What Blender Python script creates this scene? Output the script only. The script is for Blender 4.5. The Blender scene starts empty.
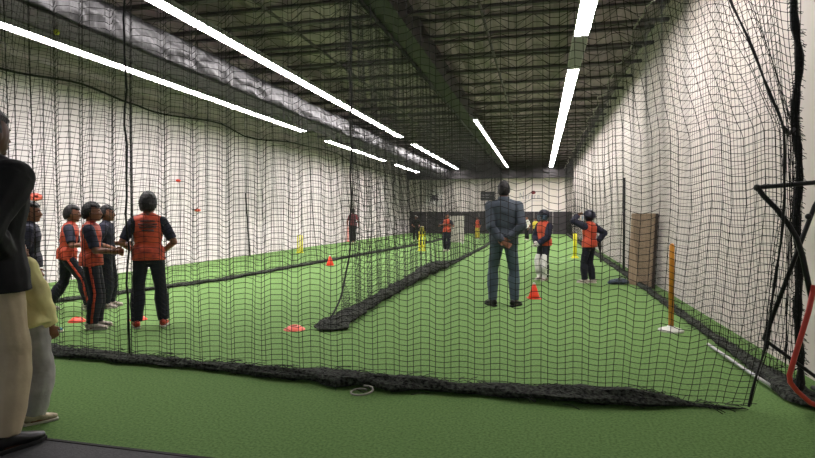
import bpy, bmesh, math, random
from mathutils import Vector as V, Matrix, noise
PI = math.pi
random.seed(4)
SC = bpy.context.scene
COL = SC.collection

# ------------------------------------------------------------------ materials
def srgb(r, g, b):
    f = lambda c: (c/255/12.92) if c/255 <= .04045 else ((c/255+.055)/1.055)**2.4
    return (f(r), f(g), f(b), 1)

def mat(name, c, rough=.7, c2=None, scale=8, bump=0, bscale=None, metal=0, emit=0, detail=4, stretch=None, spec=.4, lo=.35, hi=.65):
    m = bpy.data.materials.new(name); m.use_nodes = True
    nt = m.node_tree; N = nt.nodes; L = nt.links
    b = N['Principled BSDF']
    b.inputs['Base Color'].default_value = c
    b.inputs['Roughness'].default_value = rough
    b.inputs['Metallic'].default_value = metal
    b.inputs['Specular IOR Level'].default_value = spec
    if emit:
        b.inputs['Emission Color'].default_value = c
        b.inputs['Emission Strength'].default_value = emit
    tc = N.new('ShaderNodeTexCoord'); mp = N.new('ShaderNodeMapping')
    L.new(tc.outputs['Object'], mp.inputs['Vector'])
    if stretch: mp.inputs['Scale'].default_value = stretch
    if c2:
        n = N.new('ShaderNodeTexNoise'); n.inputs['Scale'].default_value = scale; n.inputs['Detail'].default_value = detail
        L.new(mp.outputs[0], n.inputs['Vector'])
        r = N.new('ShaderNodeValToRGB'); r.color_ramp.elements[0].position = lo; r.color_ramp.elements[1].position = hi
        r.color_ramp.elements[0].color = c; r.color_ramp.elements[1].color = c2
        L.new(n.outputs['Fac'], r.inputs['Fac']); L.new(r.outputs['Color'], b.inputs['Base Color'])
    if bump:
        n2 = N.new('ShaderNodeTexNoise'); n2.inputs['Scale'].default_value = bscale or scale; n2.inputs['Detail'].default_value = 3
        L.new(mp.outputs[0], n2.inputs['Vector'])
        bp = N.new('ShaderNodeBump'); bp.inputs['Strength'].default_value = bump; bp.inputs['Distance'].default_value = .02
        L.new(n2.outputs['Fac'], bp.inputs['Height']); L.new(bp.outputs[0], b.inputs['Normal'])
    return m

M = {}
M['turf'] = mat('turf', srgb(88, 118, 65), .95, srgb(114, 148, 85), 60, .5, 240, detail=8, spec=.15)
M['turf_back'] = mat('turf_front', srgb(74, 112, 66), .95, srgb(88, 126, 78), 45, .5, 200, detail=8, spec=.15)
M['mat'] = mat('rubber_mat', srgb(62, 62, 64), .8, srgb(74, 74, 76), 60, .2, 120)
M['mat_edge'] = mat('rubber_edge', srgb(28, 28, 28), .8)
M['wall_white'] = mat('white_wall', srgb(220, 212, 212), .8, srgb(210, 202, 202), .8, .1, 4)
M['wall_right'] = mat('cream_wall', srgb(222, 213, 207), .85, srgb(214, 205, 196), .7, .06, 5)
M['wall_shade'] = mat('upper_wall_shade', srgb(196, 182, 186), .85, srgb(182, 170, 173), 2)  # same wall above the lamps, its shade put into the colour
M['seam'] = mat('wall_seam', srgb(84, 80, 82), .7)
M['pad'] = mat('wall_padding', srgb(52, 48, 52), .75, srgb(62, 58, 60), 1.5)
M['ceil'] = mat('metal_deck', srgb(160, 142, 149), .7, srgb(132, 117, 123), 1.2, .1, 10)
M['joist'] = mat('joist_paint', srgb(76, 69, 72), .7)
M['beam'] = mat('beam_paint', srgb(46, 43, 44), .6, srgb(54, 50, 51), 3)
M['tarp'] = mat('silver_tarp', srgb(36, 35, 36), .5, srgb(13, 13, 14), 3.2, .9, 7, spec=.32, stretch=(1, 1, .3))
M['lamp'] = mat('lamp_lens', (1, .938, .945, 1), .5, emit=24)
M['lamp_off'] = mat('lamp_lens_off', srgb(120, 118, 116), .5)
M['housing'] = mat('lamp_housing', srgb(150, 150, 146), .5)
M['net'] = mat('net_cord', srgb(26, 26, 25), .8, spec=.2)
M['netpile'] = mat('net_pile', srgb(20, 21, 20), .95, srgb(74, 78, 70), 38, 1, 50, detail=8, spec=.15)
M['rope'] = mat('black_rope', srgb(22, 22, 22), .8, bump=.4, bscale=60)
M['rope_grey'] = mat('pale_rope', srgb(150, 148, 135), .8)
M['skin'] = mat('brown_skin', srgb(132, 88, 66), .55, srgb(122, 80, 60), 12)
M['skin_dark'] = mat('dark_skin', srgb(92, 62, 48), .55, srgb(84, 56, 44), 12)
M['eye'] = mat('eye_dark', srgb(20, 16, 14), .2)
M['eyewhite'] = mat('eye_white', srgb(215, 208, 200), .3)
M['lip'] = mat('lip', srgb(118, 66, 56), .5)
M['hair'] = mat('black_hair', srgb(17, 15, 15), .55, srgb(26, 23, 22), 40, .8, 60, stretch=(1, 1, .3))
M['orange'] = mat('orange_jersey', srgb(206, 80, 48), .65, srgb(150, 52, 40), 9, .35, 9, lo=.45, hi=.62)
M['orange2'] = mat('orange_vest', srgb(206, 86, 52), .65, srgb(178, 66, 44), 6, .35, 9)
M['navy'] = mat('navy_cloth', srgb(30, 32, 52), .75, srgb(24, 26, 44), 8, .35, 10)
M['navy_dark'] = mat('navy_trousers', srgb(24, 26, 40), .8, srgb(18, 20, 32), 8, .4, 9)
M['black'] = mat('black_cloth', srgb(14, 14, 16), .85, srgb(20, 20, 22), 8, .4, 9)
M['print'] = mat('jersey_print', srgb(78, 52, 52), .6, srgb(120, 60, 50), 30, stretch=(1, 1, 2))
M['stripe'] = mat('orange_stripe', srgb(196, 70, 44), .7)
M['slate'] = mat('slate_jacket', srgb(72, 80, 90), .8, srgb(58, 65, 75), 5, .5, 8)
M['jeans'] = mat('blue_jeans', srgb(84, 98, 110), .85, srgb(66, 78, 92), 5, .5, 9)
M['khaki'] = mat('khaki_trousers', srgb(192, 176, 148), .85, srgb(174, 158, 132), 5, .5, 9)
M['greypants'] = mat('grey_sweatpants', srgb(176, 174, 172), .9, srgb(156, 154, 152), 7, .6, 10)
M['yellowtop'] = mat('pale_yellow_top', srgb(236, 228, 164), .85, srgb(222, 214, 150), 6, .5, 9)
M['white'] = mat('white_gear', srgb(220, 218, 212), .6, srgb(205, 202, 196), 12)
M['shoe_white'] = mat('white_shoe', srgb(210, 200, 192), .6, srgb(170, 150, 146), 40)
M['shoe_cream'] = mat('cream_shoe', srgb(222, 208, 178), .7, srgb(160, 148, 126), 22, .3, 40)
M['shoe_black'] = mat('black_shoe', srgb(20, 20, 22), .35)
M['shoe_teal'] = mat('teal_shoe', srgb(36, 126, 150), .5)
M['shoe_orange'] = mat('orange_shoe', srgb(200, 70, 40), .5, srgb(150, 40, 34), 30)
M['sole'] = mat('shoe_sole', srgb(196, 190, 178), .7)
M['sole_dark'] = mat('dark_sole', srgb(24, 24, 24), .7)
M['helmet'] = mat('navy_helmet', srgb(26, 28, 44), .4)
M['grille'] = mat('helmet_grille', srgb(110, 140, 158), .4, metal=.6)
M['red_top'] = mat('red_striped_jersey', srgb(146, 58, 62), .7, srgb(66, 40, 46), 30, stretch=(1, .2, .02), lo=.45, hi=.55)
M['yellow_cloth'] = mat('yellow_cloth', srgb(196, 180, 60), .7)
M['yellow'] = mat('yellow_plastic', srgb(228, 220, 44), .4, srgb(214, 204, 40), 6)
M['olive'] = mat('dull_yellow_cap', srgb(128, 122, 40), .5)
M['redplastic'] = mat('orange_red_plastic', srgb(238, 72, 40), .4, srgb(226, 60, 36), 5)
M['pinkplastic'] = mat('pale_red_plastic', srgb(236, 110, 92), .5)
M['postorange'] = mat('orange_post', srgb(222, 150, 50), .45, srgb(206, 132, 40), 8)
M['base_white'] = mat('white_base', srgb(205, 205, 196), .6)
M['ply'] = mat('plywood', srgb(160, 138, 114), .75, srgb(142, 120, 98), 5, .15, 20, stretch=(1, 6, .6))
M['ply_shade'] = mat('plywood_shade', srgb(62, 52, 46), .8)  # dark tone standing in for shade at the board's side
M['tube'] = mat('black_tube', srgb(24, 24, 25), .45)
M['redtube'] = mat('red_tube', srgb(196, 66, 56), .4)
M['steel'] = mat('steel_rod', srgb(170, 172, 170), .35, metal=.6)
M['bag'] = mat('grey_bag', srgb(34, 38, 44), .7, srgb(76, 88, 104), 12, .5, 20)
M['sign_dark'] = mat('sign_dark', srgb(48, 48, 52), .5)
M['sign_white'] = mat('sign_white', srgb(214, 210, 204), .6)
M['ink'] = mat('sign_ink', srgb(54, 54, 58), .6)
M['ink_grey'] = mat('sign_grey_ink', srgb(150, 150, 152), .6)
M['ink_red'] = mat('sign_red', srgb(112, 34, 40), .5)
M['cream_panel'] = mat('cream_panel', srgb(196, 190, 180), .7, srgb(186, 180, 170), 3)
M['crease'] = mat('chalk_line', srgb(150, 182, 140), .9, srgb(120, 160, 106), 40)
M['ball'] = mat('tennis_ball', srgb(208, 214, 60), .8, bump=.3, bscale=200)
M['teal_grip'] = mat('dark_bat', srgb(40, 38, 40), .6)

# ------------------------------------------------------------------ mesh helpers
class MB:
    def __init__(s): s.v = []; s.f = []; s.m = []; s.mi = 0
    def add(s, vs, fs):
        o = len(s.v); s.v += [tuple(p) for p in vs]
        s.f += [tuple(i+o for i in f) for f in fs]; s.m += [s.mi]*len(fs)
    def box(s, a, b, rot=None, bev=0):
        (x0, y0, z0), (x1, y1, z1) = a, b
        vs = [V(p) for p in ((x0,y0,z0),(x1,y0,z0),(x1,y1,z0),(x0,y1,z0),(x0,y0,z1),(x1,y0,z1),(x1,y1,z1),(x0,y1,z1))]
        if rot: c = sum(vs, V())/8; vs = [c+rot @ (p-c) for p in vs]
        s.add(vs, [(0,3,2,1),(4,5,6,7),(0,1,5,4),(1,2,6,5),(2,3,7,6),(3,0,4,7)])
    def tube(s, pts, r, n=10, lat=None, cap=True):
        pts = [V(p) for p in pts]
        if not isinstance(r, (list, tuple)): r = [r]*len(pts)
        u = V(lat) if lat else None; vs = []; k = len(pts)
        for i, p in enumerate(pts):
            t = (pts[min(i+1, k-1)]-pts[max(i-1, 0)]).normalized()
            if u is None: u = t.orthogonal()
            w = (u-t*u.dot(t))
            w = w.normalized() if w.length > 1e-6 else t.orthogonal().normalized()
            if lat is None: u = w
            q = t.cross(w)
            a, b = r[i] if isinstance(r[i], (list, tuple)) else (r[i], r[i])
            for j in range(n):
                an = 2*PI*j/n
                vs.append(p+w*(a*math.cos(an))+q*(b*math.sin(an)))
        fs = [(i*n+j, i*n+(j+1) % n, (i+1)*n+(j+1) % n, (i+1)*n+j) for i in range(k-1) for j in range(n)]
        if cap: fs += [tuple(range(n-1, -1, -1)), tuple((k-1)*n+j for j in range(n))]
        s.add(vs, fs)
    def ball(s, c, r, mtx=None, nu=14, nv=10, fn=None):
        c = V(c); r = (r, r, r) if not isinstance(r, (list, tuple)) else r
        vs = []
        for i in range(nv+1):
            th = PI*i/nv
            for j in range(nu):
                ph = 2*PI*j/nu
                d = V((math.sin(th)*math.cos(ph), math.sin(th)*math.sin(ph), math.cos(th)))
                k = fn(d) if fn else 1
                p = V((d.x*r[0]*k, d.y*r[1]*k, d.z*r[2]*k))
                vs.append(c+(mtx @ p if mtx else p))
        fs = [(i*nu+j, (i+1)*nu+j, (i+1)*nu+(j+1) % nu, i*nu+(j+1) % nu) for i in range(nv) for j in range(nu)]
        s.add(vs, fs)
    def lathe(s, prof, c=(0, 0, 0), n=20):
        vs = [(c[0]+r*math.cos(2*PI*j/n), c[1]+r*math.sin(2*PI*j/n), c[2]+z) for r, z in prof for j in range(n)]
        k = len(prof)
        fs = [(i*n+j, i*n+(j+1) % n, (i+1)*n+(j+1) % n, (i+1)*n+j) for i in range(k-1) for j in range(n)]
        fs += [tuple(range(n-1, -1, -1)), tuple((k-1)*n+j for j in range(n))]
        s.add(vs, fs)
    def strand(s, pts, r):
        k = len(pts); t = (pts[-1]-pts[0]).normalized(); a = t.orthogonal().normalized(); b = t.cross(a)
        o = [a*r, a*(-r/2)+b*(r*.866), a*(-r/2)-b*(r*.866)]
        vs = [p+q for p in pts for q in o]
        s.add(vs, [(i*3+j, i*3+(j+1) % 3, i*3+3+(j+1) % 3, i*3+3+j) for i in range(k-1) for j in range(3)])
    def mesh(s, name):
        me = bpy.data.meshes.new(name); me.from_pydata(s.v, [], s.f); me.validate(); me.update(); return me
    def build(s, name, ms, parent=None, smooth=False, loc=None, bev=0, fixn=True):
        me = s.mesh(name)
        if fixn:
            b = bmesh.new(); b.from_mesh(me); bmesh.ops.recalc_face_normals(b, faces=b.faces); b.to_mesh(me); b.free()
        for m in (ms if isinstance(ms, list) else [ms]): me.materials.append(m)
        if len(me.polygons) == len(s.m): me.polygons.foreach_set('material_index', s.m)
        if smooth: me.polygons.foreach_set('use_smooth', [True]*len(me.polygons))
        o = bpy.data.objects.new(name, me); COL.objects.link(o)
        if loc: o.location = loc
        if parent: o.parent = parent
        if bev:
            md = o.modifiers.new('bevel', 'BEVEL'); md.width = bev; md.segments = 2; md.limit_method = 'ANGLE'
        return o
    def remesh(s, name, m, voxel, parent=None, it=3, wr=0, wf=9, extra=None):
        me = s.mesh('tmp'); o = bpy.data.objects.new('tmp', me); COL.objects.link(o)
        md = o.modifiers.new('r', 'REMESH'); md.mode = 'VOXEL'; md.voxel_size = voxel
        md = o.modifiers.new('s', 'SMOOTH'); md.factor = .5; md.iterations = it
        dg = bpy.context.evaluated_depsgraph_get()
        me2 = bpy.data.meshes.new_from_object(o.evaluated_get(dg)); me2.name = name
        bpy.data.objects.remove(o); bpy.data.meshes.remove(me)
        if wr:
            ns = [vv.normal.copy() for vv in me2.vertices]
            for vv, nn in zip(me2.vertices, ns):
                p = vv.co
                vv.co = p+nn*(wr*(noise.noise(V((p.x*wf, p.y*wf, p.z*wf*1.9)))+.5*noise.noise(V((p.x*wf*2.3+5, p.y*wf*2.3, p.z*wf*3)))))
        me2.materials.clear()
        for mm in (m if isinstance(m, list) else [m]): me2.materials.append(mm)
        if extra:
            b = bmesh.new(); b.from_mesh(me2)
            for f in b.faces: f.material_index = 0
            t = extra.mesh('t'); t.polygons.foreach_set('material_index', extra.m)
            b.from_mesh(t)
            bmesh.ops.recalc_face_normals(b, faces=b.faces)
            b.to_mesh(me2); b.free(); bpy.data.meshes.remove(t)
        me2.polygons.foreach_set('use_smooth', [True]*len(me2.polygons)); me2.update()
        o = bpy.data.objects.new(name, me2); COL.objects.link(o)
        if parent: o.parent = parent
        return o

def tag(o, label=None, cat=None, group=None, kind=None):
    if label: o['label'] = label
    if cat: o['category'] = cat
    if group: o['group'] = group
    if kind: o['kind'] = kind
    return o
def thing(name, label, cat, loc=(0, 0, 0), rz=0, group=None):
    o = bpy.data.objects.new(name, None); COL.objects.link(o); o.empty_display_size = .1
    o.location = loc; o.rotation_euler = (0, 0, rz)
    return tag(o, label, cat, group)
def struct(o): o['kind'] = 'structure'; return o
def copy_tree(o, parent=None):
    c = o.copy(); COL.objects.link(c)
    if parent: c.parent = parent
    for ch in list(o.children): copy_tree(ch, c)
    return c

# ------------------------------------------------------------------ setting
XL, XR, YB, ZC = -8.95, 2.05, 37.5, 4.82
YN = -2.0
b = MB(); b.box((XL-.2, YN, -.12), (XR+.2, YB+.2, 0)); struct(b.build('floor', M['turf']))
# left wall: white panels with dark upright joints, shade above lamp height put into a darker upper band
b = MB(); b.box((XL-.15, YN, 0), (XL, YB, 3.78)); b.mi = 1; b.box((XL-.15, YN, 3.78), (XL, YB, ZC)); b.mi = 2
y = 2.1
while y < YB:
    b.box((XL, y-.009, 0), (XL+.008, y+.009, 3.78)); y += .56
struct(b.build('wall_left', [M['wall_white'], M['wall_shade'], M['seam']]))
b = MB(); b.box((XR, YN, 0), (XR+.15, YB, ZC)); struct(b.build('wall_right', M['wall_right']))
b = MB(); b.box((XL-.15, YB, 0), (XR+.15, YB+.15, ZC)); wb = struct(b.build('wall_back', M['wall_right']))
b = MB()
for i in range(9):
    x0 = XL+i*(XR-XL)/9; b.box((x0+.01, YB-.06, 0.0), (x0+(XR-XL)/9-.01, YB, 1.5))
b.build('wall_pad', M['pad'], wb, bev=.015)
# dark pipe-like batten across the top of the far wall
b = MB(); b.box((XL, 36.7, 3.74), (XR, 37.0, ZC)); b.box((XL, 36.62, 3.71), (XR, 37.08, 3.78)); b.box((XL, 36.64, 4.05), (XR, 36.7, 4.13))
tag(b.build('cross_beam', M['beam'], bev=.01), 'dark deep cross beam spanning the hall in front of the far wall', 'beam')
# corrugated roof deck and joists
b = MB(); n = int((XR-XL+.3)/.1); prof = []
for i in range(n+1):
    x = XL-.15+i*.1; prof.append((x, ZC+(0, .05, .05, 0)[i % 4]))
vs = [(x, yy, z) for yy in (YN, YB+.15) for x, z in prof] + [(x, yy, ZC+.2) for yy in (YN, YB+.15) for x in (XL-.15, XR+.15)]
k = len(prof)
b.add(vs, [(i, i+1, k+i+1, k+i) for i in range(k-1)]+[(2*k, 2*k+1, 2*k+3, 2*k+2)])
ceil = struct(b.build('ceiling', M['ceil'], fixn=False))
y = 3.6
while y < 36.5:
    b = MB()
    b.box((XL, y-.05, ZC-.04), (XR, y+.05, ZC)); b.box((XL, y-.05, ZC-.34), (XR, y+.05, ZC-.29))
    nx = 30; w = (XR-XL)/nx
    for i in range(nx):
        x0 = XL+i*w; za, zb = (ZC-.31, ZC-.02) if i % 2 else (ZC-.02, ZC-.31)
        b.strand([V((x0, y, za)), V((x0+w, y, zb))], .007)
    b.build('joist', M['joist'], ceil); y += 1.25
# purlin conduits
for x in (-4.1, -.9):
    b = MB(); b.tube([(x, YN, ZC-.4), (x, YB, ZC-.4)], .025, 8); b.build('conduit', M['joist'], ceil)

# rubber mat in the near left corner
t = thing('floor_mat', 'dark grey rubber mat at the near left, bordering the green turf', 'mat', (-2.5, 1.2, 0))
b = MB(); b.box((-4, -2, 0.0), (2.2, 1.25, .012)); b.build('mat_surface', M['mat'], t)
b = MB(); b.box((-4, 1.25, 0.0), (2.2, 1.275, .016)); b.build('edge_strip', M['mat_edge'], t, bev=.004)

# ------------------------------------------------------------------ beams
t = thing('tarp_wrapped_beam', 'dark boxed beam with crumpled silver black tarp along its side, at left', 'beam', (-6.3, 3, 3.8))
b = MB(); b.box((-.36, -3, .0), (.27, 33.6, .46)); b.build('beam_core', M['beam'], t, bev=.01)
b = MB(); nu, nv = 620, 14; vs = []
for i in range(nu+1):
    y = -3+36.6*i/nu
    for j in range(nv+1):
        s = j/nv
        d = .035*noise.noise(V((y*2.1, s*2.5, 1)))+.035*abs(noise.noise(V((y*5.3+s*3, s*3, 7))))+.02*noise.noise(V((y*11, s*4, 3)))
        z = .02+(.47+.05*noise.noise(V((y*.9, 0, 2))))*s
        vs.append((.29+d+.03*math.sin(PI*s), y, z))
k = nv+1
b.add(vs, [(i*k+j, (i+1)*k+j, (i+1)*k+j+1, i*k+j+1) for i in range(nu) for j in range(nv)])
o = b.build('tarp', M['tarp'], t, smooth=True); md = o.modifiers.new('t', 'SOLIDIFY'); md.thickness = .004
for i in range(7):
    b = MB(); yy = -2+4.8*i; b.tube([(.0, yy, .46), (.0, yy, ZC-3.8)], .012, 6); b.build('hanger_rod', M['joist'], t)

t = thing('net_track_beam', 'dark beam carrying the middle net, running down the hall', 'beam', (-2.3, 3, 4.3))
b = MB(); b.box((-.2, -4, 0), (.19, 33.7, .4)); b.build('beam_core', M['beam'], t, bev=.01)
b = MB(); b.box((.19, -4, -.02), (.215, 33.7, .43)); b.build('side_plate', M['beam'], t)
b = MB(); b.tube([(-.17, -4, -.03), (-.17, 33.7, -.03)], .03, 8); b.build('track_rail', M['tube'], t, smooth=True)
for i in range(7):
    b = MB(); yy = -2+4.8*i; b.tube([(.01, yy, .38), (.01, yy, ZC-4.3)], .012, 6); b.build('hanger_rod', M['joist'], t)

# ------------------------------------------------------------------ strip lights
def strip_light(x, y0, y1, z, label, group, on=True, top=ZC, w=.115):
    t = thing('strip_light', label, 'light', (x, (y0+y1)/2, z), 0, group); h = (y1-y0)/2-.015
    b = MB(); b.box((-w-.015, -h, .004), (w+.015, h, .075)); b.box((-w*.5, -h, .075), (w*.5, h, .11))
    b.box((-w-.015, -h, -.012), (-w, h, .004)); b.box((w, -h, -.012), (w+.015, h, .004)); b.build('housing', M['housing'], t)
    b = MB(); b.box((-w, -h+.02, -.006), (w, h-.02, .004)); b.build('lens', M['lamp'] if on else M['lamp_off'], t)
    for yy in (-h*.7, h*.7):
        b = MB(); b.tube([(0, yy, .11), (0, yy, top-z-.05)], .006, 6); b.build('hanger_wire', M['joist'], t)
    return t
ORD = ['nearest', 'second', 'third', 'fourth', 'fifth', 'sixth', 'seventh', 'eighth', 'ninth', 'tenth', 'eleventh', 'twelfth']
def row(x, z, y0, y1, n, text, group, start=0, top=ZC, w=.115):
    d = (y1-y0)/n
    for i in range(n):
        strip_light(x, y0+i*d, y0+(i+1)*d, z, text % ORD[i+start], group, True, top, w)
row(.67, 4.37, 5.0, 9.95, 2, 'glowing strip light over the right lane, %s from the front', 'strip lights over the right lane')
strip_light(.67, 9.95, 12.2, 4.37, 'unlit strip light in the gap of the bright right lane row', 'strip lights over the right lane', False)
row(.67, 4.37, 12.2, 36.4, 10, 'glowing strip light over the right lane beyond the unlit one, %s lit from front', 'strip lights over the right lane', 2)
row(-5.42, 4.37, 4.2, 21.2, 7, 'glowing strip light on the right of the tarp wrapped beam, %s from the front', 'strip lights right of the tarp beam')
row(-5.42, 4.37, 23.4, 36.4, 5, 'glowing strip light far down, right of the tarp wrapped beam, %s from the front', 'strip lights right of the tarp beam', 7)
row(-6.8, 3.74, 3.1, 15.0, 5, 'glowing low strip light left of the tarp wrapped beam, %s from the front', 'low strip lights left of the tarp beam')
row(-6.9, 3.74, 17.1, 24.0, 3, 'glowing low strip light past the gap left of the tarp beam, %s from the front', 'low strip lights left of the tarp beam', 5)
row(-6.9, 3.74, 25.9, 31.0, 2, 'glowing low strip light near far wall, left of tarp beam, %s from front', 'low strip lights left of the tarp beam', 8)
row(-2.05, 4.33, 17.6, 36.0, 7, 'glowing strip light tucked right beside the net track beam, %s from the front', 'strip lights beside the net track beam', w=.06)

# ------------------------------------------------------------------ nets
CELL = .066
def net_grid(fn, nu, nv, r, sub=1):
    """fn(i, j) -> point; strands along both directions"""
    b = MB()
    P = [[fn(i, j) for j in range(nv+1)] for i in range(nu+1)]
    for i in range(nu+1): b.strand([p for p in P[i] if p is not None], r)
    for j in range(nv+1):
        run = []
        for i in range(nu+1):
            if P[i][j] is None:
                if len(run) > 1: b.strand(run, r)
                run = []
            else: run.append(P[i][j])
        if len(run) > 1: b.strand(run, r)
    return b
def heap(path, ra, rz, seed, n=14, amp=.5, step=.06):
    """long crumpled heap of slack net lying on the floor along a path of (x, y, width, height)"""
    b = MB(); pts = []; rr = []
    for (a, c) in zip(path[:-1], path[1:]):
        L = max(2, int(math.hypot(c[0]-a[0], c[1]-a[1])/step))
        for i in range(L):
            s = i/L; pts.append([a[q]+(c[q]-a[q])*s for q in range(4)])
    pts.append(list(path[-1])); k = len(pts); vs = []
    for i, (x, y, w, h) in enumerate(pts):
        a = pts[max(0, i-1)]; c = pts[min(k-1, i+1)]
        t = V((c[0]-a[0], c[1]-a[1], 0)).normalized(); nrm = V((-t.y, t.x, 0))
        e = min(1, .25+i*.35, .25+(k-1-i)*.35)
        for j in range(n):
            an = 2*PI*j/n; q = V((math.cos(an), math.sin(an)))
            f = 1+amp*(noise.noise(V((x*4+seed, y*4, q.x*1.5+q.y)))+.6*noise.noise(V((x*13, y*13+seed, q.x*3))))
            off = nrm*(q.x*w*f*e)
            wob = .25*w*noise.noise(V((x*2.2, y*2.2, seed)))
            vs.append((x+off.x+nrm.x*wob, y+off.y+nrm.y*wob, max(.004, h*(.55+.62*q.y*f*e))))
    fs = [(i*n+j, i*n+(j+1) % n, (i+1)*n+(j+1) % n, (i+1)*n+j) for i in range(k-1) for j in range(n)]
    fs += [tuple(range(n)), tuple((k-1)*n+j for j in range(n))]
    b.add(vs, fs); return b, pts
def fuzz(b, pts, seed, dens=1.0, r=.0028, spread=1.15):
    """loose cords standing off a heap"""
    rnd = random.Random(seed)
    L = sum(math.hypot(c[0]-a[0], c[1]-a[1]) for a, c in zip(pts[:-1], pts[1:]))
    for q in range(int(L*60*dens)):
        i = rnd.randrange(len(pts)-1); x, y, w, h = pts[i]; c = pts[i+1]
        t = V((c[0]-x, c[1]-y, 0)).normalized(); nrm = V((-t.y, t.x, 0))
        a = rnd.uniform(-spread, spread)*w; z = h*(1.15*max(0, 1-(a/(w*1.15))**2)+.03)+rnd.uniform(0, .02)
        p = V((x, y, z))+nrm*a; d = rnd.uniform(-1.2, 1.2); Ln = rnd.uniform(.05, .14)
        dr = (t*math.cos(d)+nrm*math.sin(d))
        q1 = p+dr*Ln+V((0, 0, rnd.uniform(-.02, .015))); q1.z = max(.004, q1.z)
        b.strand([p, (p+q1)/2+V((0, 0, .01)), q1], r)

# front net across the entrance
def rx(z):   # its gathered right edge
    T = [(0, 1.33), (.4, 1.42), (.8, 1.47), (1.37, 1.52), (1.83, 1.50), (2.2, 1.36), (2.66, 1.18), (3.4, .98), (4.4, .8)]
    for (a, x0), (c, x1) in zip(T[:-1], T[1:]):
        if z <= c: return x0+(x1-x0)*(z-a)/(c-a)
    return T[-1][1]
X0F = -8.8; NU = int((1.5-X0F)/.051); NV = int(4.32/.051)
def front(i, j):
    v = j/NV; z = .03+4.3*(.8*v+.2*v*v); s = i/NU; s = s*.9+.1*s**3; R = rx(z)
    x = X0F+(1.5-X0F)*s
    if x > .2: x = .2+(x-.2)*(R-.2)/1.3
    lf = max(0, min(1, (-.8-x)/1.5))                     # pleated more to the left
    ph = x*2*PI/.29+.9*math.sin(x*1.7)+.6*math.sin(x*.83+1)
    amp = (.020+.036*lf)*(.45+.55*min(1, z/1.0))
    y = 3.93+.045*max(0, (-1-x)/3.5)+amp*math.sin(ph)+.05*noise.noise(V((x*.7, z*.5, 3)))
    x += (.006+.010*lf)*math.sin(2*ph)+.012*noise.noise(V((x*2, z*.9, 8)))
    zz = z+.021*math.cos(ph)*min(1, z/.5)+.02*noise.noise(V((x*1.3, z*1.1, 5)))-.03*math.sin(PI*z/4.3)*abs(math.sin(x*PI/1.7))*(z > .1)
    # gather into an upright bundle
    d = x+3.43
    if abs(d) < .3: x -= d*.65*(1-abs(d)/.3)
    return V((x, y, max(.02, zz)))
t = thing('net_curtain', 'large black net curtain hung across the front of the cage', 'net', (-1, 3.95, 0))
t.location = (0, 0, 0)
net_grid(front, NU, NV, .0025).build('netting', M['net'], t, fixn=False)
path = [(-8.8, 4.2, .13, .08), (-6, 4.14, .13, .08), (-4.5, 4.07, .11, .06), (-3.6, 4.0, .10, .055), (-2.7, 3.95, .07, .05), (-2.0, 3.9, .10, .06), (-1.5, 3.85, .14, .075), (-.95, 3.84, .13, .07), (-.5, 3.87, .08, .05), (-.1, 3.88, .10, .06), (.35, 3.89, .12, .07), (.6, 3.91, .12, .075), (.85, 3.93, .06, .05), (1.0, 3.93, .02, .02), (1.31, 3.94, .016, .016)]
hb, hp = heap(path, 0, 0, 1.3); fuzz(hb, hp, 3)
hb.build('bottom_hem', M['netpile'], t, smooth=False)
b = MB(); b.tube([(-3.43+.01*math.sin(i*1.3), 3.96+.01*math.cos(i*2.1), .08+i*.15) for i in range(29)], .009, 7); b.build('bundle_cord', M['rope'], t, smooth=True)
b = MB(); b.tube([(rx(z*.1), 3.95+.012*math.sin(z), .02+z*.1) for z in range(0, 44)], [.008+.002*math.sin(z*1.7) for z in range(0, 44)], 7); b.build('edge_cord', M['rope'], t, smooth=True)
b = MB(); b.tube([(X0F, 3.98, 4.33), (.85, 3.95, 4.33)], .018, 8); b.build('top_cord', M['rope'], t, smooth=True)
b = MB(); b.tube([(1.50, 3.95, 1.83), (1.58, 4.08, 1.80), (1.66, 4.19, 1.85)], .012, 7); b.build('tie_cord', M['rope'], t, smooth=True)

# dark folded skirt of the same net sits at floor; net along the right wall
def rightnet(i, j):
    s = i/NRU; yy = 4.24+32.3*s**1.0; v = j/NRV
    ph = yy*2*PI/1.15
    sag = .16*abs(math.sin(yy*PI/3.1)) * v*v
    top = 4.42-sag*1.4
    z = .03+top*v
    x = 1.72-.2*v**2*(1-.2*math.cos(ph))+.008*math.sin(ph+v)*math.sin(PI*v)-.05*noise.noise(V((yy*.4, z*.5, 4)))*math.sin(PI*v)-.08*math.sin(PI*v)
    x = min(x, 1.93)
    return V((x, yy+.03*noise.noise(V((yy, z*1.2, 1))), z+.03*noise.noise(V((yy*.8, z, 9)))*v))
NRU = int(32.3/.072); NRV = int(4.4/.072)
t = thing('net_curtain', 'long black net running along the cream right wall', 'net', (0, 0, 0))
net_grid(rightnet, NRU, NRV, .0020).build('netting', M['net'], t, fixn=False)
path = [(1.74, 4.0, .10, .07), (1.72, 4.45, .10, .08), (1.74, 5.2, .05, .06), (1.73, 6, .045, .055), (1.74, 9, .05, .055), (1.76, 12.3, .06, .07), (1.72, 20, .07, .08), (1.7, 36.5, .09, .1)]
hb, hp = heap(path, 0, 0, 4.1); fuzz(hb, hp, 5, .5)
hb.build('bottom_hem', M['netpile'], t)
rng = random.Random(8)
b = MB()      # gathered upright edge, lumpy and frayed
ep = [V((1.72-.10*(z/44)+.012*math.sin(z*.9), 4.2+.012*math.cos(z*.7), .03+z*.1)) for z in range(44)]
b.tube(ep, [.022+.005*math.sin(z*2.3)+.004*rng.random() for z in range(44)], 9)
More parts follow.
